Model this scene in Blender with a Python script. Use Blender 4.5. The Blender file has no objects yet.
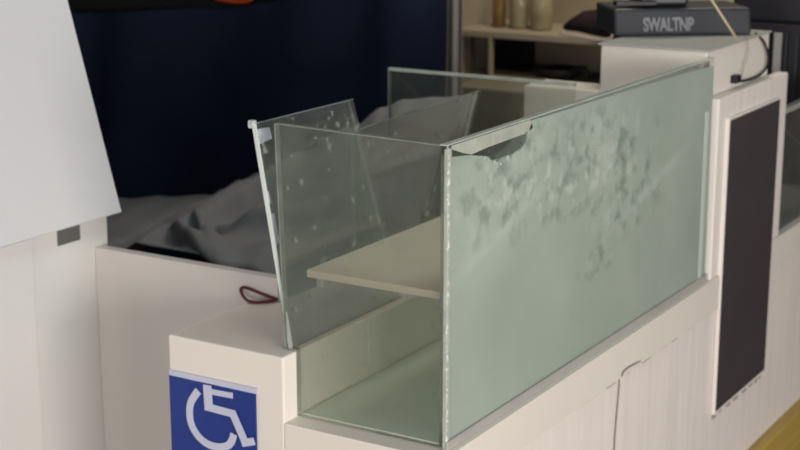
import bpy, bmesh, math, random
from math import pi, sin, cos, radians
from mathutils import Vector, Matrix
random.seed(4)
S = bpy.context.scene
C = S.collection
# ------------------------------------------------------------ camera
PITCH, YAW, FPX = radians(13.77), radians(31.2), 1551.0
CAM = Vector((0, 0, 1.6))
FW = Vector((cos(PITCH)*cos(YAW), cos(PITCH)*sin(YAW), -sin(PITCH)))
RT = Vector((sin(YAW), -cos(YAW), 0))
UP = RT.cross(FW)
cd = bpy.data.cameras.new('camera'); cam = bpy.data.objects.new('camera', cd); C.objects.link(cam)
m = Matrix((RT, UP, -FW)).transposed().to_4x4(); m.translation = CAM
cam.matrix_world = m
cd.sensor_width = 36; cd.lens = FPX/800*36; cd.clip_start = 0.05
cd.dof.use_dof = True; cd.dof.focus_distance = 1.87; cd.dof.aperture_fstop = 9.0
S.camera = cam
# ------------------------------------------------------------ world, lights, exposure
w = bpy.data.worlds.new('world'); S.world = w; w.use_nodes = True
w.node_tree.nodes['Background'].inputs[0].default_value = (0.80, 0.86, 1.0, 1)
w.node_tree.nodes['Background'].inputs[1].default_value = 0.11
def area(name, loc, target, sx, sy, power, col):
    l = bpy.data.lights.new(name, 'AREA'); l.shape = 'RECTANGLE'; l.size = sx; l.size_y = sy
    l.energy = power; l.color = col
    o = bpy.data.objects.new(name, l); C.objects.link(o); o.location = loc
    o.rotation_euler = (Vector(target)-Vector(loc)).to_track_quat('-Z', 'Y').to_euler()
    return o
area('shopfront_daylight', (0.1, -2.0, 1.15), (2.2, 1.3, 0.8), 2.0, 1.1, 145, (1.0, 0.955, 0.92))
area('side_fill', (-1.5, 1.0, 1.25), (2.0, 1.4, 0.8), 1.4, 1.2, 34, (1.0, 0.95, 0.92))  # added fill from the left, brightens the back panel and case interior
area('overhead_light', (1.9, 0.6, 3.1), (2.1, 1.3, 0.7), 1.4, 0.5, 13, (0.92, 1.0, 0.94))
area('overhead_light', (3.95, 1.55, 2.7), (4.7, 1.9, 0.9), 0.7, 0.5, 26, (1.0, 0.90, 0.72))  # added lamp that brightens the rear shelves and hanging cloth
vs = S.view_settings
vs.view_transform = 'Standard'; vs.look = 'None'; vs.gamma = 1; vs.use_curve_mapping = False; vs.exposure = 0.0

# ------------------------------------------------------------ helpers
def at(px, py, ax, val):
    """world point seen at a spot of the photograph, on the plane axis=val"""
    d = FW + RT*((px-400)/FPX) + UP*((225-py)/FPX)
    return CAM + d*((val-CAM[ax])/d[ax])
def lin(c): return tuple((x/255/12.92 if x/255 <= .04045 else ((x/255+.055)/1.055)**2.4) for x in c)+(1,)
MATS = {}
def mat(name, rgb, rough=0.6, metal=0.0, var=0.06, scale=12.0, bump=0.0, stretch=(1,1,1), spec=0.4):
    if name in MATS: return MATS[name]
    m = bpy.data.materials.new(name); m.use_nodes = True; nt = m.node_tree; b = nt.nodes['Principled BSDF']
    tc = nt.nodes.new('ShaderNodeTexCoord'); mp = nt.nodes.new('ShaderNodeMapping'); mp.inputs['Scale'].default_value = stretch
    nz = nt.nodes.new('ShaderNodeTexNoise'); nz.inputs['Scale'].default_value = scale; nz.inputs['Detail'].default_value = 5
    cr = nt.nodes.new('ShaderNodeValToRGB'); c = lin(rgb)
    cr.color_ramp.elements[0].position = .3; cr.color_ramp.elements[1].position = .7
    cr.color_ramp.elements[0].color = tuple(max(0, x*(1-var)) for x in c[:3])+(1,)
    cr.color_ramp.elements[1].color = tuple(min(1, x*(1+var)) for x in c[:3])+(1,)
    L = nt.links.new
    L(tc.outputs['Object'], mp.inputs[0]); L(mp.outputs[0], nz.inputs['Vector']); L(nz.outputs['Fac'], cr.inputs[0]); L(cr.outputs[0], b.inputs['Base Color'])
    b.inputs['Roughness'].default_value = rough; b.inputs['Metallic'].default_value = metal; b.inputs['Specular IOR Level'].default_value = spec
    if bump:
        bp = nt.nodes.new('ShaderNodeBump'); bp.inputs['Strength'].default_value = bump; bp.inputs['Distance'].default_value = 0.004
        L(nz.outputs['Fac'], bp.inputs['Height']); L(bp.outputs[0], b.inputs['Normal'])
    MATS[name] = m; return m
def hazy_glass(name, tint, dust, dustcol, spots=0.0, gloss=0.08):
    """clear pane with a film of dust and finger marks"""
    m = bpy.data.materials.new(name); m.use_nodes = True; nt = m.node_tree; nt.nodes.clear(); N = nt.nodes.new; L = nt.links.new
    out = N('ShaderNodeOutputMaterial'); tr = N('ShaderNodeBsdfTransparent'); tr.inputs[0].default_value = tint
    df = N('ShaderNodeBsdfDiffuse'); df.inputs[0].default_value = lin(dustcol)
    gl = N('ShaderNodeBsdfGlossy'); gl.inputs['Roughness'].default_value = 0.06
    tc = N('ShaderNodeTexCoord'); nz = N('ShaderNodeTexNoise'); nz.inputs['Scale'].default_value = 7; nz.inputs['Detail'].default_value = 6
    mr = N('ShaderNodeMapRange'); mr.inputs['From Min'].default_value = .35; mr.inputs['From Max'].default_value = .7
    mr.inputs['To Min'].default_value = dust*.7; mr.inputs['To Max'].default_value = dust*1.4
    L(tc.outputs['Object'], nz.inputs['Vector']); L(nz.outputs['Fac'], mr.inputs['Value'])
    n2 = N('ShaderNodeTexNoise'); n2.inputs['Scale'].default_value = 38; n2.inputs['Detail'].default_value = 3
    L(tc.outputs['Object'], n2.inputs['Vector'])
    m2 = N('ShaderNodeMapRange'); m2.inputs['From Min'].default_value = .62; m2.inputs['From Max'].default_value = .72; m2.inputs['To Max'].default_value = spots
    L(n2.outputs['Fac'], m2.inputs['Value'])
    ad = N('ShaderNodeMath'); ad.operation = 'ADD'; ad.use_clamp = True
    L(mr.outputs[0], ad.inputs[0]); L(m2.outputs[0], ad.inputs[1])
    mx = N('ShaderNodeMixShader'); L(ad.outputs[0], mx.inputs[0]); L(tr.outputs[0], mx.inputs[1]); L(df.outputs[0], mx.inputs[2])
    m3 = N('ShaderNodeMixShader'); fr = N('ShaderNodeFresnel'); fr.inputs[0].default_value = 1.35
    mu = N('ShaderNodeMath'); mu.operation = 'MULTIPLY'; mu.inputs[1].default_value = gloss*8
    L(fr.outputs[0], mu.inputs[0]); L(mu.outputs[0], m3.inputs[0]); L(mx.outputs[0], m3.inputs[1]); L(gl.outputs[0], m3.inputs[2])
    L(m3.outputs[0], out.inputs[0]); return m
def link(name, bm, m, parent=None, smooth=False):
    bmesh.ops.recalc_face_normals(bm, faces=bm.faces)
    me = bpy.data.meshes.new(name); bm.to_mesh(me); bm.free()
    if isinstance(m, str): m = MATS[m]
    me.materials.append(m)
    for p in me.polygons: p.use_smooth = smooth
    o = bpy.data.objects.new(name, me); C.objects.link(o)
    if parent: o.parent = parent; o.matrix_parent_inverse = Matrix.Translation(-Vector(parent_loc(parent)))
    return o
def parent_loc(p):
    return Vector(p.location) if p.type == 'EMPTY' else Vector((0, 0, 0))
def tag(o, label, cat, group=None, kind=None):
    if label: o['label'] = label
    if cat: o['category'] = cat
    if group: o['group'] = group
    if kind: o['kind'] = kind
    return o
def thing(name, label, cat, loc, group=None):
    o = bpy.data.objects.new(name, None); C.objects.link(o); o.location = loc; o.empty_display_size = .05
    return tag(o, label, cat, group)
def add_box(bm, lo, hi, bev=0.0, seg=2):
    b = bmesh.new(); bmesh.ops.create_cube(b, size=1)
    for v in b.verts:
        v.co = Vector([lo[i] + (v.co[i]+.5)*(hi[i]-lo[i]) for i in range(3)])
    if bev: bmesh.ops.bevel(b, geom=b.edges[:]+b.verts[:], offset=bev, segments=seg, affect='EDGES', profile=.5)
    merge(bm, b); return bm
def merge(bm, b):
    t = bpy.data.meshes.new('t'); b.to_mesh(t); b.free(); bm.from_mesh(t); bpy.data.meshes.remove(t)
def box(lo, hi, bev=0.002): return add_box(bmesh.new(), lo, hi, bev)
def add_prism(bm, pts, off):
    """polygon pts (world) pushed by off into a solid"""
    off = Vector(off); a = [bm.verts.new(Vector(p)) for p in pts]; b = [bm.verts.new(Vector(p)+off) for p in pts]
    n = len(pts); f = [bm.faces.new(a), bm.faces.new(b[::-1])]
    for i in range(n): bm.faces.new((a[i], b[i], b[(i+1) % n], a[(i+1) % n]))
    bmesh.ops.triangulate(bm, faces=[x for x in f if len(x.verts) > 4]); return bm
def prism(pts, off): return add_prism(bmesh.new(), pts, off)
def add_tube(bm, pts, r, n=10, closed=False):
    pts = [Vector(p) for p in pts]; rings = []; N = len(pts); prev = None
    for i, p in enumerate(pts):
        if closed: t = (pts[(i+1) % N]-pts[i-1]).normalized()
        else: t = (pts[min(i+1, N-1)]-pts[max(i-1, 0)]).normalized()
        if prev is None: u = t.orthogonal().normalized()
        else: u = (prev - t*prev.dot(t)).normalized()
        prev = u; v = t.cross(u); rr = r[i] if isinstance(r, (list, tuple)) else r
        rings.append([bm.verts.new(p+(u*cos(2*pi*k/n)+v*sin(2*pi*k/n))*rr) for k in range(n)])
    for i in range(N if closed else N-1):
        A, B = rings[i], rings[(i+1) % N]
        for k in range(n): bm.faces.new((A[k], A[(k+1) % n], B[(k+1) % n], B[k]))
    if not closed: bm.faces.new(rings[0][::-1]); bm.faces.new(rings[-1])
    return bm
def spline(P, n=8, closed=False):
    P = [Vector(p) for p in P]; out = []; N = len(P)
    for i in range(N if closed else N-1):
        if closed: a, b, c, d = P[i-1], P[i], P[(i+1) % N], P[(i+2) % N]
        else: a, b, c, d = P[max(i-1, 0)], P[i], P[i+1], P[min(i+2, N-1)]
        for k in range(n):
            t = k/n; out.append(.5*((2*b)+(c-a)*t+(2*a-5*b+4*c-d)*t*t+(3*b-a-3*c+d)*t**3))
    if not closed: out.append(P[-1])
    return out
def add_lathe(bm, c, prof, n=24):
    c = Vector(c); rings = [[bm.verts.new(c+Vector((r*cos(2*pi*k/n), r*sin(2*pi*k/n), z))) for k in range(n)] for r, z in prof]
    for A, B in zip(rings, rings[1:]):
        for k in range(n): bm.faces.new((A[k], A[(k+1) % n], B[(k+1) % n], B[k]))
    bm.faces.new(rings[0][::-1]); bm.faces.new(rings[-1]); return bm
def sheet(fn, nu, nv, th=0.003):
    """a cloth: fn(u,v)->point, given a thickness"""
    bm = bmesh.new(); g = [[bm.verts.new(fn(i/nu, j/nv)) for j in range(nv+1)] for i in range(nu+1)]
    for i in range(nu):
        for j in range(nv): bm.faces.new((g[i][j], g[i+1][j], g[i+1][j+1], g[i][j+1]))
    bmesh.ops.recalc_face_normals(bm, faces=bm.faces)
    bmesh.ops.solidify(bm, geom=bm.faces[:], thickness=th); return bm
def interp(P, x):
    if x <= P[0][0]: return P[0][1]
    for (a, b), (c, d) in zip(P, P[1:]):
        if x <= c:
            t = (x-a)/(c-a); t = t*t*(3-2*t); return b+(d-b)*t
    return P[-1][1]

# ------------------------------------------------------------ materials
mat('painted_white', (226, 217, 210), .5, var=.055, scale=5, stretch=(9, 9, .6), bump=.1)
mat('white_laminate', (220, 212, 202), .5, var=.02, scale=4)
mat('board_white', (200, 199, 202), .45, var=.015, scale=2)
mat('pedestal_white', (203, 202, 197), .5, var=.03, scale=3)
mat('panel_white', (199, 192, 187), .55, var=.03, scale=4)
mat('dark_slot', (92, 92, 88), .8)
mat('charcoal', (62, 58, 60), .45, var=.08, scale=6)
mat('scuff', (150, 142, 138), .8, var=.25, scale=60)
mat('crack', (120, 112, 108), .9)
mat('yellow_wood', (176, 148, 72), .5, var=.15, scale=8, stretch=(.4, 6, 6))
mat('brown_wood', (92, 62, 45), .6, var=.3, scale=14)
mat('navy_cloth', (31, 36, 55), .95, var=.25, scale=3, bump=.2, spec=.1)
mat('grey_cloth', (124, 124, 127), .9, var=.07, scale=20, bump=.15, spec=.1)
mat('black_plastic', (36, 35, 40), .4, var=.1)
mat('dark_grey_plastic', (44, 45, 50), .45, var=.08)
mat('black_fabric', (34, 26, 28), .85, var=.2, bump=.2, spec=.15)
mat('cream_shelf', (150, 138, 120), .6, var=.06)
mat('taupe_wall', (104, 94, 78), .85, var=.07, scale=3)
mat('back_board', (140, 128, 106), .8)
mat('dark_void', (20, 18, 20), .9, var=.2)
mat('sealant', (178, 184, 176), .4, var=.4, scale=110, bump=.4)
mat('film_strip', (168, 172, 160), .5, var=.15, scale=30)
mat('reflection_strip', (182, 196, 184), .5, var=.06)
mat('bright_edge', (205, 212, 206), .3, var=.06, scale=20)
mat('glass_edge', (186, 194, 184), .2, var=.15, scale=25)
mat('glass_edge_dull', (132, 138, 130), .25, var=.2, scale=25)
mat('grey_channel', (160, 158, 152), .45, var=.06)
mat('sign_blue', (22, 48, 122), .45, var=.06)
mat('sign_symbol', (188, 190, 208), .5, var=.03)
mat('inner_shelf', (200, 188, 170), .5, var=.03)
mat('red_elastic', (88, 30, 28), .7)
mat('cream_plastic', (190, 178, 145), .5)
mat('cord_black', (24, 22, 24), .5)
mat('pale_cloth', (165, 156, 155), .9, var=.1, spec=.1)
mat('amber', (120, 92, 54), .3, var=.3)
mat('jar_glass', (150, 140, 112), .15, var=.2)
mat('orange_plastic', (190, 70, 30), .5)
mat('floor_tile', (96, 84, 72), .6, var=.12, scale=4)
mat('grey_top', (160, 160, 156), .55, var=.04)
mat('tape', (215, 218, 235), .7, var=.06)
glass_end = hazy_glass('clear_glass', (.975, .985, .97, 1), .06, (158, 166, 150), .06)
glass_lean = hazy_glass('dusty_glass', (.975, .985, .975, 1), .08, (176, 180, 174), .6)
glass_front = hazy_glass('front_glass', (.98, .99, .98, 1), .04, (150, 162, 150), 0)
glass_case2 = hazy_glass('smoked_glass', (.75, .80, .80, 1), .22, (110, 110, 112), 0)

# frosted film: mottled, streaked, slightly see-through; positions in metres on the pane
def film_material():
    m = bpy.data.materials.new('frosted_film'); m.use_nodes = True; nt = m.node_tree; nt.nodes.clear(); N = nt.nodes.new; L = nt.links.new
    out = N('ShaderNodeOutputMaterial'); tc = N('ShaderNodeTexCoord')
    def noise(scale, st, det=5):
        mp = N('ShaderNodeMapping'); mp.inputs['Scale'].default_value = st; nz = N('ShaderNodeTexNoise')
        nz.inputs['Scale'].default_value = scale; nz.inputs['Detail'].default_value = det
        L(tc.outputs['Object'], mp.inputs[0]); L(mp.outputs[0], nz.inputs['Vector']); return nz.outputs['Fac']
    def rng(v, a, b, c=0., d=1.):
        r = N('ShaderNodeMapRange'); r.inputs['From Min'].default_value = a; r.inputs['From Max'].default_value = b
        r.inputs['To Min'].default_value = c; r.inputs['To Max'].default_value = d; L(v, r.inputs['Value']); return r.outputs[0]
    def math_(op, a, b):
        r = N('ShaderNodeMath'); r.operation = op; r.use_clamp = True
        for i, x in enumerate((a, b)):
            if isinstance(x, (int, float)): r.inputs[i].default_value = x
            else: L(x, r.inputs[i])
        return r.outputs[0]
    def spot(cx, cz, rx, rz, rot=0.):
        mp = N('ShaderNodeMapping'); mp.vector_type = 'TEXTURE'
        mp.inputs['Location'].default_value = (cx, 1.02, cz); mp.inputs['Rotation'].default_value = (0, rot, 0); mp.inputs['Scale'].default_value = (rx, 10, rz)
        g = N('ShaderNodeTexGradient'); g.gradient_type = 'SPHERICAL'
        L(tc.outputs['Object'], mp.inputs[0]); L(mp.outputs[0], g.inputs[0]); return g.outputs['Fac']
    base = noise(5, (1, 1, 1), 3)
    fine = noise(26, (1.0, 1, 1.0), 7)
    cr = N('ShaderNodeValToRGB'); cr.color_ramp.elements[0].position = .3; cr.color_ramp.elements[1].position = .72
    cr.color_ramp.elements[0].color = lin((184, 193, 183)); cr.color_ramp.elements[1].color = lin((204, 211, 201))
    L(base, cr.inputs[0])
    def P(px, py): p = at(px, py, 1, 1.026); return p.x, p.z
    a = P(585, 165); b = P(632, 195); c = P(600, 262); d = P(520, 215); e = P(590, 195); h = P(606, 150); k = P(520, 180)
    patch = math_('MAXIMUM', spot(*a, .42, .11), math_('MAXIMUM', spot(*b, .22, .09), spot(*c, .10, .035)))
    patch = math_('MAXIMUM', patch, math_('MULTIPLY', spot(*k, .30, .13), .8))
    dark = math_('MULTIPLY', rng(fine, .50, .64), rng(patch, .05, .5))
    fine2 = noise(31, (1.1, 3, .9), 6)
    light = math_('MULTIPLY', rng(fine2, .53, .62), rng(patch, .1, .7))
    streak = math_('MAXIMUM', spot(*d, .26, .018, radians(-17)), spot(*P(655, 185), .26, .016, radians(-14)))
    streak = math_('MAXIMUM', streak, spot(*h, .10, .030, radians(60)))
    light = math_('MAXIMUM', light, rng(streak, .0, .8, 0, .55))
    m1 = N('ShaderNodeMixRGB'); m1.inputs[2].default_value = lin((140, 153, 143)); L(math_('MULTIPLY', dark, .85), m1.inputs[0]); L(cr.outputs[0], m1.inputs[1])
    m2 = N('ShaderNodeMixRGB'); m2.inputs[2].default_value = lin((240, 243, 236)); L(math_('MULTIPLY', light, .6), m2.inputs[0]); L(m1.outputs[0], m2.inputs[1])
    df = N('ShaderNodeBsdfPrincipled'); df.inputs['Roughness'].default_value = .35; L(m2.outputs[0], df.inputs['Base Color'])
    tr = N('ShaderNodeBsdfTransparent'); tr.inputs[0].default_value = (.8, .9, .85, 1)
    tl = N('ShaderNodeBsdfTranslucent'); tl.inputs[0].default_value = (.90, .97, .90, 1); m0 = N('ShaderNodeMixShader'); m0.inputs[0].default_value = .52; L(df.outputs[0], m0.inputs[1]); L(tl.outputs[0], m0.inputs[2])
    mx = N('ShaderNodeMixShader'); L(math_('ADD', math_('MULTIPLY', dark, .10), .16), mx.inputs[0])
    L(m0.outputs[0], mx.inputs[1]); L(tr.outputs[0], mx.inputs[2]); L(mx.outputs[0], out.inputs[0]); return m
film = film_material()

# ------------------------------------------------------------ the setting
def struct(name, bm, m):
    o = link(name, bm, m); o['kind'] = 'structure'; return o
struct('floor', box((-3, -3, -.05), (6.2, 6, 0), 0), 'floor_tile')
struct('wall_back', box((5.9, -1.0, 0), (6.0, 6, 3.2), 0), 'taupe_wall')
struct('wall_left', box((-3, 5.9, 0), (5.9, 6.0, 3.2), 0), 'taupe_wall')

# ------------------------------------------------------------ service counter
X0, XP, Y0, YF = 1.797, 1.831, 1.033, 0.995      # end face, end pane, front pane, ledge lip
YS, Z2 = 1.293, 0.75; YF = 1.016; ZL = at(671, 340, 1, YF+.006).z                            # step between ledge and raised top
Z1 = at(283, 358, 1, YS).z; XB = 2.034; X1 = 2.878
XE = 3.86
ct = thing('service_counter', 'long white painted counter with a low ledge, raised end block and wood kick rail', 'counter', (2.6, 1.15, 0))
bm = bmesh.new(); add_box(bm, (X0+.0, YF+.006, .16), (XE, YS, ZL), .002); link('counter_body', bm, 'painted_white', ct)
link('ledge', box((X0, YF, ZL), (XE, YS, Z2), .0012), 'white_laminate', ct)
bm = bmesh.new(); add_box(bm, (X0, YS, .16), (XB, 1.514, Z1), .003); add_box(bm, (XB, YS, .16), (X1, 1.47, Z1), .003)
link('raised_block', bm, 'white_laminate', ct)
rail = box((X0, YF-.022, .165), (XE, YF+.006, at(765, 446, 1, YF-.022).z), .004)
tag(link('kick_rail', rail, 'yellow_wood', ct), 'yellowish wooden rail', None)
tag(link('plinth', box((X0+.02, YF-.004, 0), (XE, YS+.1, .165), 0), 'brown_wood', ct), 'dark brown plinth', None)
# knee-space back panel behind the block
pz = at(180, 262, 0, XB).z
link('back_panel', box((XB, YS+.18, .05), (XB+.022, 1.877, pz), .002), 'panel_white', ct)
# scuffed joint under the ledge lip: chips of lost paint, and an open vertical joint
x = at(585, 400, 1, YF+.006).x; xe = at(690, 330, 1, YF+.006).x
while x < xe:
    l = random.uniform(.008, .04); z = ZL-.0015
    bm = add_box(bmesh.new(), (x, YF+.0035, z-random.uniform(.0015, .004)), (x+l, YF+.0062, z), .0004, 1); x += l+random.uniform(.01, .06)
    link('paint_chip', bm, 'scuff', ct)
a, b, c = at(640, 361, 1, YF), at(622, 372, 1, YF), at(617, 440, 1, YF)
bm = bmesh.new(); add_tube(bm, spline([a, b+Vector((.004, 0, 0)), b-Vector((0, 0, .03)), c, c-Vector((0, 0, .1))], 5), [.001, .0014, .0016, .0018, .002]+[.0022]*16, 6)
for v in bm.verts: v.co.y = YF+.0045+(v.co.y-YF)*.4+(.0 if v.co.z < ZL else -.006)
link('open_joint', bm, 'crack', ct)

# end cabinet rising above the ledge: tall back part, lower casing with dark panel
cb = thing('pillar_cabinet', 'white boxy pillar rising at the end of the glass case with a tall dark panel', 'cabinet', (3.1, 1.1, 0))
ZT = 1.209; XT = at(769, 45, 1, Y0+.0125).x
link('pillar_body', box((X1, Y0+.0125, Z2), (XT, 1.27, ZT), .003), 'white_laminate', cb)
zc = at(788, 78, 1, YF+.004).z+.013
xr = at(788, 78, 1, YF+.004).x
link('casing', box((X1+.010, YF+.004, Z2), (xr, Y0+.012, zc), .003), 'painted_white', cb)
q = [at(732, 118, 1, YF-.004), at(779, 102, 1, YF-.004), at(766, 367, 1, YF-.004), at(715, 414, 1, YF-.004)]
xl, xh = (q[0].x+q[3].x)/2, (q[1].x+q[2].x)/2; zh, zl = (q[0].z+q[1].z)/2, (q[2].z+q[3].z)/2
link('dark_panel', box((xl, YF-.004, zl), (xh, YF+.006, zh), .001), 'charcoal', cb)
bm = bmesh.new()
for (u0, u1, v0, v1) in ((xl-.005, xl, zl-.006, zh+.004), (xh, xh+.005, zl-.006, zh+.004), (xl, xh, zl-.007, zl), (xl, xh, zh, zh+.005)):
    add_box(bm, (u0, YF-.003, v0), (u1, YF+.005, v1), .0008, 1)
link('panel_frame', bm, 'painted_white', cb)
x = xl
while x < xh:
    l = random.uniform(.01, .03); bm = add_box(bmesh.new(), (x, YF+.0035, zl-.017-random.uniform(0, .006)), (x+l, YF+.0062, zl-.011), .0004, 1); x += l+random.uniform(.012, .03)
    link('paint_chip', bm, 'scuff', cb)
tag(link('low_partition', box((X1, 1.27, Z1), (X1+.10, 1.441, at(560, 88, 0, X1).z), .003), 'white_laminate', cb), None, None)
link('cabinet_top', box((X1-.004, Y0+.009, ZT), (XT+.004, 1.275, ZT+.004), .001), 'grey_top', cb)

# ------------------------------------------------------------ glass case on the ledge
gc = thing('glass_case', 'open-topped glass case on the counter with a peeling frosted front pane', 'glass case', (2.35, 1.15, Z2))
ZG = 1.197
fp = link('front_pane', box((XP, Y0, Z2+.003), (X1+.008, Y0+.010, ZG), .0008), glass_front, gc)
P = lambda x, y: at(x, y, 1, Y0-.002)
jag = [(714, 66), (690, 72), (640, 87), (600, 99.5), (560, 112), (533, 120), (530, 127), (527, 140), (521, 149), (514, 153), (510, 158), (503, 157), (498, 162), (491, 160), (487, 156), (478, 156), (470, 155), (463, 153), (456, 147)]
pts = [P(453, 440)]+[P(x, y) for x, y in [(695, 277), (709, 180)]+jag]
pts[0] = Vector((XP+.001, Y0-.002, Z2+.002)); pts[-1] = Vector((XP+.001, Y0-.002, P(450, 148).z))
pts[1] = Vector((X1+.007, Y0-.002, Z2+.002))
pts = [Vector((p.x, Y0-.002, min(p.z, ZG-.003))) for p in pts]
tag(link('frosted_film', prism(pts, (0, .0015, 0)), film, fp), 'mottled grey-green frosted film', None)
strip = [P(x, y) for x, y in ((452, 157), (470, 155), (490, 146.5), (524, 134), (533, 128), (531, 115), (490, 129), (452, 141))]
strip = [Vector((p.x, Y0-.002, min(p.z, ZG-.001))) for p in strip]
link('film_remnant', prism(strip, (0, .0015, 0)), 'film_strip', fp)
for (px, py, r) in ((494, 162, .004), (507, 158, .006), (500, 164, .003), (484, 158, .003), (598, 118, .003), (600, 145, .004), (594, 150, .004)):
    bm = bmesh.new(); p = P(px, py); add_lathe(bm, (0, 0, 0), [(r*.4, 0), (r, .0006), (r*.6, .0012)], 7)
    for v in bm.verts[-21:]: v.co = Vector((p.x+v.co.x, Y0-.0025-v.co.z, p.z+v.co.y*.8))
    link('film_flake', bm, 'sealant', fp)
link('polished_edge', box((XP-.001, Y0-.0005, ZG), (X1+.008, Y0+.0105, ZG+.0015), 0), 'glass_edge', fp)
link('reflection_strip', box((X1-.036, Y0-.0035, Z2+.014), (X1-.018, Y0-.0021, zc-.02), .0003), 'reflection_strip', fp)  # pale strip painted on as the white casing's reflection in the pane
link('corner_strip', box((XP-.003, Y0-.0035, Z2+.001), (XP+.006, Y0+.003, ZG-.004), .001), 'film_strip', gc)
# ragged silvery joint of the two panes
bm = bmesh.new(); n = 130; pp = []; rr = []
for i in range(n+1):
    z = Z2+.004+(ZG-Z2-.004)*i/n; pp.append((XP-.0005+random.uniform(-.0012, .0012), Y0-.002+random.uniform(-.001, .001), z)); rr.append(random.choice((.0012, .0015, .0022, .003)))
add_tube(bm, pp, rr, 7); tag(link('corner_sealant', bm, 'sealant', gc), 'ragged silvery corner joint', None)
# end pane, notched over the step
def E(x, y): return at(x, y, 0, XP)
zt = ZG
pts = [(XP, Y0+.011, Z2+.002), (XP, YS-.001, Z2+.002), (XP, YS-.001, Z1+.004), (XP, E(287, 348).y+.002, Z1+.004), (XP, E(275, 120).y, zt+.004), (XP, Y0+.011, zt-.001)]
ep = link('end_pane', prism(pts, (.010, 0, 0)), glass_end, gc)
bm = bmesh.new(); a, b = Vector(pts[4]), Vector(pts[5]); add_prism(bm, [a, b, b+Vector((0, 0, .0012)), a+Vector((0, 0, .0012))], (.010, 0, 0))
a, b = Vector(pts[3]), Vector(pts[4]); add_prism(bm, [a, b, b+Vector((0, .002, 0)), a+Vector((0, .002, 0))], (.010, 0, 0))
link('polished_edge', bm, 'glass_edge_dull', ep)
# bottom channels
bm = bmesh.new(); add_box(bm, (XP-.004, Y0-.007, Z2), (X1+.008, Y0-.0025, Z2+.014), .0008, 1)
link('base_channel', bm, 'grey_channel', gc)
# glass case floor
tag(link('case_floor', box((XP+.012, Y0+.012, Z2), (X1-.006, YS-.002, Z2+.003), 0), mat('green_lit_laminate', (224, 232, 220), .5, var=.02), gc), None, None)  # green light through the film and extra brightness put into the floor colour
# shelf inside
zs = .981
bm = box((XP+.016, Y0+.014, zs-.012), (X1-.01, E(300, 270).y, zs), .002)
link('inner_shelf', bm, 'inner_shelf', gc)
for y in (Y0+.022, E(300, 270).y-.02):
    for x in (XP+.03, X1-.03):
        bm = add_box(bmesh.new(), (x-.008, y-.006, zs-.026), (x+.008, y+.006, zs-.0125), .001, 1)
        link('shelf_support', bm, 'grey_channel', gc)
# rear pane across the far end
zr = at(480, 78, 0, X1-.02).z
ya, yb = at(575, 86, 0, X1-.02).y, at(390, 71, 0, X1-.02).y
rp = link('rear_pane', prism([(X1-.024, ya, Z1+.001), (X1-.024, 1.46, Z1+.001), (X1-.024, 1.50, .97), (X1-.024, yb, .975), (X1-.024, yb, zr), (X1-.024, ya, zr)], (.008, 0, 0)), glass_end, gc)
link('polished_edge', box((X1-.0255, ya, zr), (X1-.0145, yb+.002, zr+.006), .0006), 'glass_edge', rp)
bm = box((X1-.0255, yb, Z1+.1), (X1-.0145, yb+.002, zr), .0003); link('polished_edge', bm, 'glass_edge_dull', rp)

# ------------------------------------------------------------ loose panes leaning behind the end pane
def leaning(label, corners, th, edge_mat, spots):
    base = Vector(corners[0]); t = thing('loose_glass', label, 'glass pane', base, 'loose panes leaning behind the glass case')
    n = (Vector(corners[1])-base).cross(Vector(corners[3])-base).normalized()
    link('pane', prism(corners, n*th), glass_lean, t)
    e = bmesh.new(); a, b = Vector(corners[0]), Vector(corners[3]); d = (b-a).cross(n).normalized()*.0035
    if d.dot(Vector(corners[1])-base) > 0: d = -d
    add_prism(e, [a, b, b+d, a+d], n*th)
    link('bright_edge', e, edge_mat, t)
    e = bmesh.new(); a, b = Vector(corners[3]), Vector(corners[2]); d = Vector((0, 0, .0012))
    add_prism(e, [a, b, b+d, a+d], n*th)
    link('top_edge', e, 'glass_edge_dull', t); return t, n
xa = at(290, 348, 2, Z1+.001)
ta = at(253, 124, 0, xa.x-.002)
tb = at(350, 100, 1, ta.y); br = at(371, 300, 1, xa.y+.02)
lp, nrm = leaning('dusty loose pane leaning back, bright left edge with tape, directly behind the end pane', [xa, (tb.x+.06, xa.y+.0, Z1+.001), tb, ta], .006, 'bright_edge', .3)
# tape tabs stuck on its left edge
bm = bmesh.new()
def on_pane(u, v):
    return xa+(ta-xa)*v+Vector((1, 0, 0))*u
for (u0, u1, v0, v1) in ((.006, .038, .91, .97), (.0, .014, .46, .60), (.0, .009, .64, .70)):
    bm = bmesh.new(); add_prism(bm, [on_pane(u0, v0), on_pane(u1, v0+.01), on_pane(u1*.95, v1), on_pane(u0, v1+.005)], -nrm*.0 + Vector((0, -.0022, 0)))
    link('tape_tab', bm, 'tape', lp)
p = at(253, 124, 0, ta.x-.001)
link('corner_clip', box(p-Vector((.006, .004, .006)), p+Vector((.005, .006, .006)), .002), 'sealant', lp)
# second pane
YQ = 1.40
a = at(385, 205, 2, Z1+.001)
b0 = Vector((2.44, 1.42, Z1+.001)); tr_ = at(478, 91, 0, 2.62); tl = at(352, 131, 1, tr_.y)
leaning('cloudy loose pane leaning at a slant near the short rear pane', [tuple(b0-Vector((.25, .0, 0))), tuple(b0+Vector((.05, 0, 0))), tuple(tr_), tuple(tl)], .006, 'glass_edge_dull', .3)
pc = tr_; 

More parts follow.
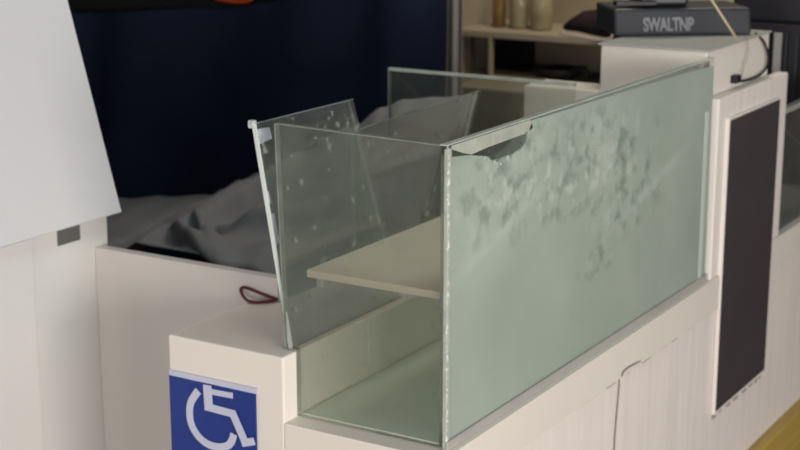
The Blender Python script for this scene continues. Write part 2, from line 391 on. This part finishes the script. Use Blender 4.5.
# ------------------------------------------------------------ accessibility sign on the block
xs = X0-.0035
def G(x, y, d=0): return at(x, y, 0, xs-d)
zt_, zb_ = (G(169, 376).z+G(255, 393).z)/2, .585
yl_, yr_ = G(169, 376).y, G(255, 393).y
sg = thing('accessibility_sign', 'blue wheelchair symbol sign fixed to the end face of the white counter block', 'sign', (X0, (yl_+yr_)/2, .6))
link('sign_plate', prism([(xs, yl_, zt_), (xs, yr_, zt_), (xs, yr_, zb_), (xs, yl_, zb_)], (.003, 0, 0)), 'sign_blue', sg)
DD = [0.0]
def stroke(bm, pts, w):
    """flat band of width w along points on the sign face"""
    L_, R_ = [], []
    for i, p in enumerate(pts):
        t = (pts[min(i+1, len(pts)-1)]-pts[max(i-1, 0)]).normalized(); s = Vector((0, -t.z, t.y))*(w/2)
        L_.append(p+s); R_.append(p-s)
    for i in range(len(pts)-1):
        o_ = Vector((DD[0], 0, 0)); DD[0] -= .00003; add_prism(bm, [L_[i]+o_, L_[i+1]+o_, R_[i+1]+o_, R_[i]+o_], (.0011, 0, 0))
bm = bmesh.new(); D = .0012
arc = [G(x, y, D) for x, y in ((198, 391), (191, 402), (189.5, 414), (192, 426), (199, 437), (208, 444), (218, 447), (227, 446), (232, 441), (234, 434))]
arc = [Vector((xs-D, p.y, p.z)) for p in arc]
stroke(bm, spline(arc, 5), .0125)
body = [G(x, y, D) for x, y in ((207.5, 385), (209, 407))]; stroke(bm, body, .016)
seat = [G(x, y, D) for x, y in ((205, 406), (235, 414))]; stroke(bm, seat, .0125)
leg = [G(x, y, D) for x, y in ((232, 411), (245, 441))]; stroke(bm, leg, .0135)
foot = [G(x, y, D) for x, y in ((242, 443), (254.5, 441))]; stroke(bm, foot, .012)
arm = [G(x, y, D) for x, y in ((209, 391), (233, 395.5))]; stroke(bm, arm, .009)
link('wheelchair_symbol', bm, 'sign_symbol', sg)
link('sign_border', prism([(xs+.0005, yl_, zt_+.009), (xs+.0005, yr_-.004, zt_+.009), (xs+.0005, yr_-.004, zt_), (xs+.0005, yl_, zt_)], (.0025, 0, 0)), 'sign_symbol', sg)

# hair tie on the block
pts = [at(x, y, 2, Z1+.003) for x, y in ((278, 300), (268, 301.5), (252, 302), (244.5, 298), (247, 291.5), (256, 291), (268, 296), (276, 299))]
lim = XB-.004
pts = [Vector((min(p.x, lim), p.y, p.z+max(0, p.x-lim)*.45)) for p in pts]
bm = bmesh.new(); add_tube(bm, spline(pts, 6, True), .0027, 8, True)
hk = link('elastic_band', bm, 'red_elastic', None, True)
tag(hk, 'thin dark red elastic loop lying on the white counter block beside the glass', 'elastic band')

# ------------------------------------------------------------ pedestal and tilted board at the left
YP = 1.877
pr = at(108, 235, 1, YP).x
pd = thing('pedestal', 'white pedestal cabinet under the big tilted board with a small slot', 'pedestal', (1.8, 2.1, 0))
zp = at(108, 210, 1, YP).z
link('pedestal_body', box((1.05, YP, 0), (pr, YP+.45, zp), .003), 'pedestal_white', pd)
s = [at(x, y, 1, YP-.001) for x, y in ((57, 228), (80, 221), (80, 240), (58, 246))]
s = [Vector(((s[0].x+s[3].x)/2, YP-.001, s[0].z)), Vector(((s[1].x+s[2].x)/2, YP-.001, s[0].z)), Vector(((s[1].x+s[2].x)/2, YP-.001, (s[2].z+s[3].z)/2)), Vector(((s[0].x+s[3].x)/2, YP-.001, (s[2].z+s[3].z)/2))]
tag(link('slot', prism(s, (0, .004, 0)), 'dark_slot', pd), 'dark grey slot', None)
xq = at(38, 350, 1, YP-.004).x
link('side_cover', box((1.06, YP-.004, .05), (xq, YP, zp-.01), .0015), 'pedestal_white', pd)
k0 = at(122, 212, 1, YP-.024); k1 = at(68, 0, 0, k0.x)
e = (k1-k0); top = k0+e*2.2; wv = Vector((-1.1, 0, 0)); nb = e.cross(wv).normalized()
if nb.y < 0: nb = -nb
bd = thing('display_board', 'large blank pale grey board tilted back on the white pedestal', 'board', k0)
bm = prism([k0, top, top+wv, k0+wv], nb*.018); bmesh.ops.bevel(bm, geom=bm.edges[:], offset=.0015, segments=1, affect='EDGES')
link('board_face', bm, 'board_white', bd)
st = bmesh.new(); hh = k0+e*.55+wv*.3
add_tube(st, [hh+nb*.014, (hh.x, YP+.36, zp+.004)], .012, 8)
link('rear_strut', st, 'black_plastic', bd); st = bmesh.new()
hh = k0+e*.55+wv*.75; add_tube(st, [hh+nb*.014, (hh.x, YP+.36, zp+.004)], .012, 8)
link('rear_strut', st, 'black_plastic', bd)

# ------------------------------------------------------------ draped cloths behind
XC = 3.45
yA, yB = at(443, 60, 0, XC).y, 3.9
zt0 = at(150, 9, 0, XC).z
ztr = at(450, -14, 0, XC).z
ntop = sorted([(at(60, 12, 0, XC).y, at(60, 12, 0, XC).z), (at(215, 9, 0, XC).y, at(215, 9, 0, XC).z), (at(265, 3, 0, XC).y, at(265, 3, 0, XC).z), (at(330, -8, 0, XC).y, ztr), (yA, ztr)])
def navy(u, v):
    y = yA+(yB-yA)*u; z = .05+(interp(ntop, y)-.05)*v
    amp = .018+.03*(1-v)
    x = XC+amp*sin(u*34+2.2*sin(u*9)+v*1.5)+.02*sin(u*13+v*3)
    lean = -.10*(1-v)
    sag = .002*sin(u*11)*v
    edge = -.035*max(0, (z-1.28)/.2)*max(0, .1-u)/.1 if z > 1.28 else 0
    return Vector((x+lean, y+edge, z+sag))
nv = link('navy_cover', sheet(navy, 150, 34), 'navy_cloth', None, True)
tag(nv, 'dark navy cloth hanging in soft folds behind the counter', 'cloth')
# dark stored thing under/behind the navy cloth whose black top shows above it
tag(link('black_partition', box((XC+.08, yA+.12, 0), (XC+.16, yB+.1, zt0+.45), .01), 'dark_void'), 'black partition showing above the navy cloth at the top left', 'partition')
p = at(235, 0, 0, XC+.02)
bm = bmesh.new(); pts = [at(x, y, 0, XC+.03) for x, y in ((216, -2), (224, 0), (236, 1.5), (247, 1), (252, -2))]
add_tube(bm, spline(pts, 4), .006, 8)
tag(link('orange_strap', bm, 'orange_plastic', None, True), 'orange strap hanging at the top edge of the navy cloth', 'strap')

# grey dust sheet piled in front of the navy cloth
XG = 3.28
tops = sorted((at(x, y, 0, XG).y, at(x, y, 0, XG).z) for x, y in ((90, 199), (125, 199), (165, 197), (212, 196), (222, 190), (240, 181), (262, 173), (300, 152), (352, 128), (385, 108), (405, 100), (440, 98), (478, 96)))
yg0, yg1 = tops[0][0], tops[-1][0]+.05
hem = [(at(478, 225, 0, 2.55).y, .80), (at(300, 262, 0, 2.55).y, .66), (at(250, 268, 0, 2.55).y, at(250, 270, 0, 2.55).z), (at(215, 262, 0, 2.55).y, at(215, 262, 0, 2.55).z+.01), (at(150, 250, 0, 2.55).y, at(150, 246, 0, 2.55).z), (at(110, 238, 0, 2.55).y, at(110, 236, 0, 2.55).z), (3.2, .85)]
hem.sort()
def grey(u, v):
    yt = yg0+(yg1-yg0)*u; zt = interp(tops, yt)
    yh = 1.56*(1-u)+(at(60, 235, 0, 2.55).y)*u; zh_ = interp(hem, yh)
    s_ = v
    y = yt+(yh-yt)*s_; x = XG+(2.55-XG)*s_
    z = zt+(zh_-zt)*s_
    hump = sin(pi*s_)*min(1, max(0, s_-.06)*3)
    # folds sweep down to the right
    ph = (1-u)*5.5+s_*3.4
    z += hump*(.05*sin(ph*2.1)+.028*sin(ph*4.7+1)+.02)+.008*sin(ph*9+2*v)*hump
    x += hump*.03*sin(ph*3.1)
    for (c0_, c1_, c2_, wd_, am_) in ((.10, .75, 1.2, .05, .07), (.30, 1.5, .0, .06, .08), (.62, .6, 1., .05, .05), (-.1, 2.2, 0, .045, .05)):
        vr = c0_+c1_*(.95-u)-c2_*(.95-u)**2; g_ = math.exp(-((v-vr)/wd_)**2)
        z += am_*g_*.75*min(1, max(0, 2.6*(v-.20)))*min(1, 6*(1-v)); x -= .4*am_*g_*min(1, max(0, 2.6*(v-.2)))
    cap = interp(tops, y)-(XG-x)*.14
    if z > cap: z = cap-.15*(z-cap)
    if 2.72 < x < 3.0 and y < 1.82: z = min(z, .955)
    return Vector((x, y, z))
gs = link('dust_sheet', sheet(grey, 120, 50, .003), 'grey_cloth', None, True)
tag(gs, 'crumpled grey dust sheet heaped at the foot of the navy cloth', 'cloth')
tag(link('black_crate', box((2.12, 1.50, 0), (2.5, 2.30, .62), .01), 'black_plastic'), 'black bin in the shadow under the grey sheet behind the counter', 'bin')

# ------------------------------------------------------------ rear shelving
XS = 4.5
def W(x, y, X=XS): return at(x, y, 0, X)
su = thing('shelf_unit', 'cream open shelf unit against the back with jars on its upper shelf', 'shelf unit', (XS+.15, 1.9, 0))
yl, yr = W(458, 28).y, W(640, 44).y
zsh = W(530, 34).z
link('shelf', box((XS, yr-.3, zsh-.022), (XS+.32, yl, zsh), .002), 'cream_shelf', su)
zlow = W(560, 84).z
link('shelf', box((XS, yr-.3, zlow-.022), (XS+.32, yl, zlow), .002), 'cream_shelf', su)
a = W(490, 50).y
link('upright', box((XS-.004, a-.005, 0), (XS+.02, a+.005, zsh-.0225), .002), 'cream_shelf', su)
link('upright', box((XS-.002, yl, 0), (XS+.32, yl+.022, zsh+.55), .002), 'cream_shelf', su)
link('back_board', box((XS+.32, yr-.3, 0), (XS+.335, yl+.022, zsh+.5), 0), 'back_board', su)
a0, a1 = W(524, 60, XS+.21).y, min(W(468, 60, XS+.21).y, yl-.006)
tag(link('storage_box', box((XS+.21, a0, zlow+.001), (XS+.30, a1, zsh-.04), .006), 'dark_void'), 'dark box standing on the lower shelf behind the upright', 'box')
# jars
def jar(px, w, h, label, m, lidm):
    p = W(px, 26, XS+.12); r = w/2; t = thing('storage_jar', label, 'jar', (p.x, p.y, zsh), 'jars on the upper shelf')
    bm = bmesh.new(); add_lathe(bm, (p.x, p.y, zsh+.001), [(r*.92, 0), (r, .008), (r, h*.78), (r*.8, h*.9), (r*.75, h)], 20)
    link('jar_body', bm, m, t, True)
    bm = bmesh.new(); add_lathe(bm, (p.x, p.y, zsh+h+.001), [(r*.82, 0), (r*.84, .02), (r*.78, .026)], 20); link('lid', bm, lidm, t, True)
jar(499, .045, .11, 'narrow amber jar at the left end of the upper back shelf', 'amber', 'dark_void')
jar(519, .062, .16, 'tall pale jar second from the left on the upper back shelf', 'jar_glass', 'cream_shelf')
jar(541, .075, .15, 'wide pale jar rightmost on the upper back shelf', 'jar_glass', 'amber')
# dark clutter on the lower shelf: a bowl with a whisk-like handle
p = W(560, 82, XS+.10); bw = thing('black_bowl', 'low black bowl on the lower back shelf beside the white pillar', 'bowl', (p.x, p.y, zlow))
bm = bmesh.new(); add_lathe(bm, (p.x, p.y, zlow+.001), [(.035, 0), (.06, .012), (.078, .035), (.074, .036), (.05, .016), (.01, .012)], 24); link('bowl_body', bm, 'black_plastic', bw, True)
bm = bmesh.new(); p2 = W(592, 78, XS+.08); add_tube(bm, spline([W(566, 79, XS+.06), W(575, 69, XS+.06), W(585, 69, XS+.06), W(588, 76, XS+.06), W(601, 75, XS+.06)], 5), .009, 8)
tag(link('black_ladle', bm, 'black_plastic', None, True), 'bent black ladle resting beside the bowl on the lower back shelf', 'ladle')
tag(link('drawer_box', box((XS-.33, W(521, 120, XS-.33).y, .0), (XS-.05, W(450, 110, XS-.33).y, W(490, 89, XS-.33).z), .004), 'taupe_wall'), 'brown drawer chest seen through the glass below the back shelves', 'drawers')

# pale hanging cloth between navy cloth and shelves
def pale(u, v):
    z = .3+(1.75-.3)*v; c0 = at(453, 40, 0, 3.9).y; hw = .030
    return Vector((3.9+.014*sin(u*12), c0-.02*max(0, v-.72)*3+(u-.5)*2*hw, z))
tag(link('hanging_cloth', sheet(pale, 24, 20), 'pale_cloth', None, True), 'narrow pale cloth hanging between the navy cloth and the back shelves', 'cloth')

# ------------------------------------------------------------ machines on the pillar top
ZP = ZT+.004
def frame(pxl, pxr, py):
    a, b = at(pxl, py, 2, ZP), at(pxr, py-1, 2, ZP); return a, b
a = at(615, 37, 2, ZP); b = at(752, 35, 2, ZP)
dx = (b-a); wd = dx.length; ux = dx.normalized(); uy = Vector((-ux.y, ux.x, 0))
if uy.dot(FW) < 0: uy = -uy
def obox(bm, u0, u1, v0, v1, z0, z1, bev=.004, shear=0):
    b_ = bmesh.new(); add_box(b_, (u0, v0, z0), (u1, v1, z1), bev)
    for q_ in b_.verts:
        u, v, z = q_.co; v += shear*(z-z0); q_.co = a+ux*u+uy*v+Vector((0, 0, z))
    merge(bm, b_); return bm
def hz(py): # height above the pillar top at the machine's front
    p0 = at(680, 36, 2, ZP); n = uy; d = FW+RT*(280/FPX)+UP*((225-py)/FPX); t = (p0-CAM).dot(n)/d.dot(n); return (CAM+d*t).z-ZP
till = thing('card_till', 'black till machine with pale lettering on top of the white pillar', 'till', a)
h1 = hz(9)
link('till_body', obox(bmesh.new(), 0, wd, 0, .16, .001, h1, .006, .25), 'dark_grey_plastic', till)
mw = wd/141
link('till_head', obox(bmesh.new(), 30*mw, 82*mw, .05, .14, h1+.0005, h1+.09, .008), 'black_plastic', till)
link('till_lid', obox(bmesh.new(), 4*mw, 46*mw, .03, .06, h1+.004, h1+.014, .002), 'cord_black', till)
cu = bpy.data.curves.new('t', 'FONT'); cu.body = 'SWALTNP'; cu.size = .026; cu.extrude = .0006; cu.offset = .0009; cu.space_character = .95
to = bpy.data.objects.new('t', cu); C.objects.link(to)
bpy.context.view_layer.update()
me = bpy.data.meshes.new_from_object(to.evaluated_get(bpy.context.evaluated_depsgraph_get())); bpy.data.objects.remove(to)
xsz = max(v.co.x for v in me.vertices); zoff = hz(31.5); nrmv = -uy
sc_ = (52*mw)/xsz; hsz = max(v.co.y for v in me.vertices); sv = (hz(17)-hz(30))/hsz
for v in me.vertices:
    u, t, k = v.co; hgt = hz(30.5)+t*sv
    v.co = a+ux*(29*mw+u*sc_)+uy*(.25*hgt-.0012-k)+Vector((0, 0, hgt))
me.materials.append(mat('worn_print', (120, 120, 126), .6)); lt_ = bpy.data.objects.new('lettering', me); C.objects.link(lt_); lt_.parent = till; lt_.matrix_parent_inverse = Matrix.Translation(-a)

# right-hand black box on the pillar / beyond
mo = thing('card_printer', 'dark boxy printer at the right behind the pillar top with a pale button', 'printer', at(775, 40, 0, 3.55))
c0, c1 = at(731, 37, 0, 3.42), at(830, 5, 0, 3.42)
link('printer_body', box((3.42, min(c0.y, c1.y), ZP+.0), (3.62, c0.y, c1.z+.03), .008), 'black_plastic', mo)
link('printer_shelf', box((3.40, min(c0.y, c1.y), ZP-.02), (3.64, c0.y, ZP), .002), 'black_plastic', mo)
bm = bmesh.new(); add_box(bm, (3.414, at(748, 26, 0, 3.414).y, at(742, 27, 0, 3.414).z), (3.422, at(738, 26, 0, 3.414).y, at(742, 24, 0, 3.414).z), .001)
link('pale_button', bm, 'grey_channel', mo)

# dark cap / bag on the shelf behind
cp = thing('black_bag', 'black flattened bag lying on the shelf left of the till', 'bag', (0, 0, 0)); XBG = 4.30
zb0 = W(590, 39, XBG).z
outl = [(556, 27), (566, 18), (574, 13), (590, 11), (612, 10), (640, 10), (640, 42), (612, 41), (596, 38), (575, 33), (560, 31)]
bm = bmesh.new(); layers = []
for dx_, sc in ((-.0, .55), (.03, .9), (.09, 1.0), (.17, .9), (.2, .6)):
    cxy = W(602, 28, XBG); ring = []
    for x, y in outl:
        p = W(x, y, XBG); q_ = cxy+(p-cxy)*sc; ring.append(bm.verts.new((XBG+dx_-.02, q_.y, q_.z)))
    layers.append(ring)
n = len(outl)
for A, B in zip(layers, layers[1:]):
    for k in range(n): bm.faces.new((A[k], A[(k+1) % n], B[(k+1) % n], B[k]))
bm.faces.new(layers[0]); bm.faces.new(layers[-1][::-1])
bo = link('bag_body', bm, 'black_fabric', cp, True)
bm = bmesh.new(); add_tube(bm, spline([W(560, 33, XBG-.02), W(580, 37, XBG-.03), W(600, 40, XBG-.03), W(612, 37, XBG-.02), W(611, 24, XBG-.01)], 5), .004, 8)
tag(link('bag_trim', bm, 'pale_cloth', cp, True), 'pale piping', None)
cp.location = (0, 0, 0)

pa, pb = at(604, 20, 0, 5.2), at(830, 20, 0, 5.2)
tag(link('dark_cabinet', box((5.2, pb.y, 0), (5.6, pa.y, 2.0), .01), 'dark_void'), 'tall dark cabinet against the back wall behind the till', 'cabinet')
# wires and stick
bm = bmesh.new(); p0 = at(738, 41, 2, ZP+.004); p1 = at(709, -4, 0, p0.x-.06)
add_tube(bm, [p0, p0.lerp(p1, .5), p1, p1+(p1-p0)*.3], .0025, 8)
tag(link('thin_rod', bm, 'cream_plastic', None, True), 'thin cream rod standing aslant on the pillar top in front of the till', 'rod')
Yw = Y0+.005
def V(x, y): return at(x, y, 1, Yw)
bm = bmesh.new(); add_tube(bm, spline([at(745, 36, 1, Y0+.02), V(748, 42), V(748, 55), V(744, 66), V(741, 78)], 6), .0012, 8)
tag(link('thin_cable', bm, 'scuff', None, True), 'thin grey cable hanging down the side of the pillar', 'cable')
bm = bmesh.new(); add_tube(bm, spline([at(755, 33, 1, Y0+.02), V(764, 42), V(768, 55), V(766, 68), V(757, 77), V(744, 81), V(737, 81)], 6), .0026, 8)
pc_ = link('power_cable', bm, 'cord_black', None, True)
tag(pc_, 'thick black cable looping down the side of the pillar to a plug', 'cable')
p = V(736, 79); link('plug', box(p-Vector((.014, .007, .008)), p+Vector((.014, .007, .008)), .002), 'cord_black', pc_)

# ------------------------------------------------------------ next glass section at the right
nc = thing('side_showcase', 'glass showcase on the counter at the right edge beyond the dark panel', 'showcase', (4.2, 1.1, Z2))
link('showcase_pane', box((xr+.02, Y0, Z2+.002), (XE-.05, Y0+.008, 1.02), .001), glass_case2, nc)
link('showcase_floor', box((xr+.02, Y0+.01, Z2), (XE-.05, YS, Z2+.01), 0), 'grey_top', nc)
link('showcase_back', box((xr+.02, YS-.03, Z2+.011), (XE-.05, YS-.015, 1.0), 0), 'dark_grey_plastic', nc)
link('showcase_rail', box((xr+.02, Y0-.004, 1.02), (XE-.05, Y0+.014, 1.032), .001), 'grey_channel', nc)
bm = bmesh.new(); add_tube(bm, [at(786, 130, 1, Y0+.12), at(806, 150, 1, Y0+.12)], .004, 8); link('inner_strut', bm, 'grey_channel', nc)
# grey slatted stand behind
ss = thing('wire_stand', 'grey upright bars standing beyond the pillar at the upper right', 'stand', (3.75, 1.2, 0))
for px_, ww, mm in ((777, .012, 'grey_channel'), (783, .008, 'black_plastic'), (792, .012, 'dark_grey_plastic'), (800, .010, 'black_plastic')):
    p = at(px_, 60, 0, 3.9); link('bar', box((3.9, p.y-ww, 0), (3.93, p.y+ww, 1.2), .002), mm, ss)
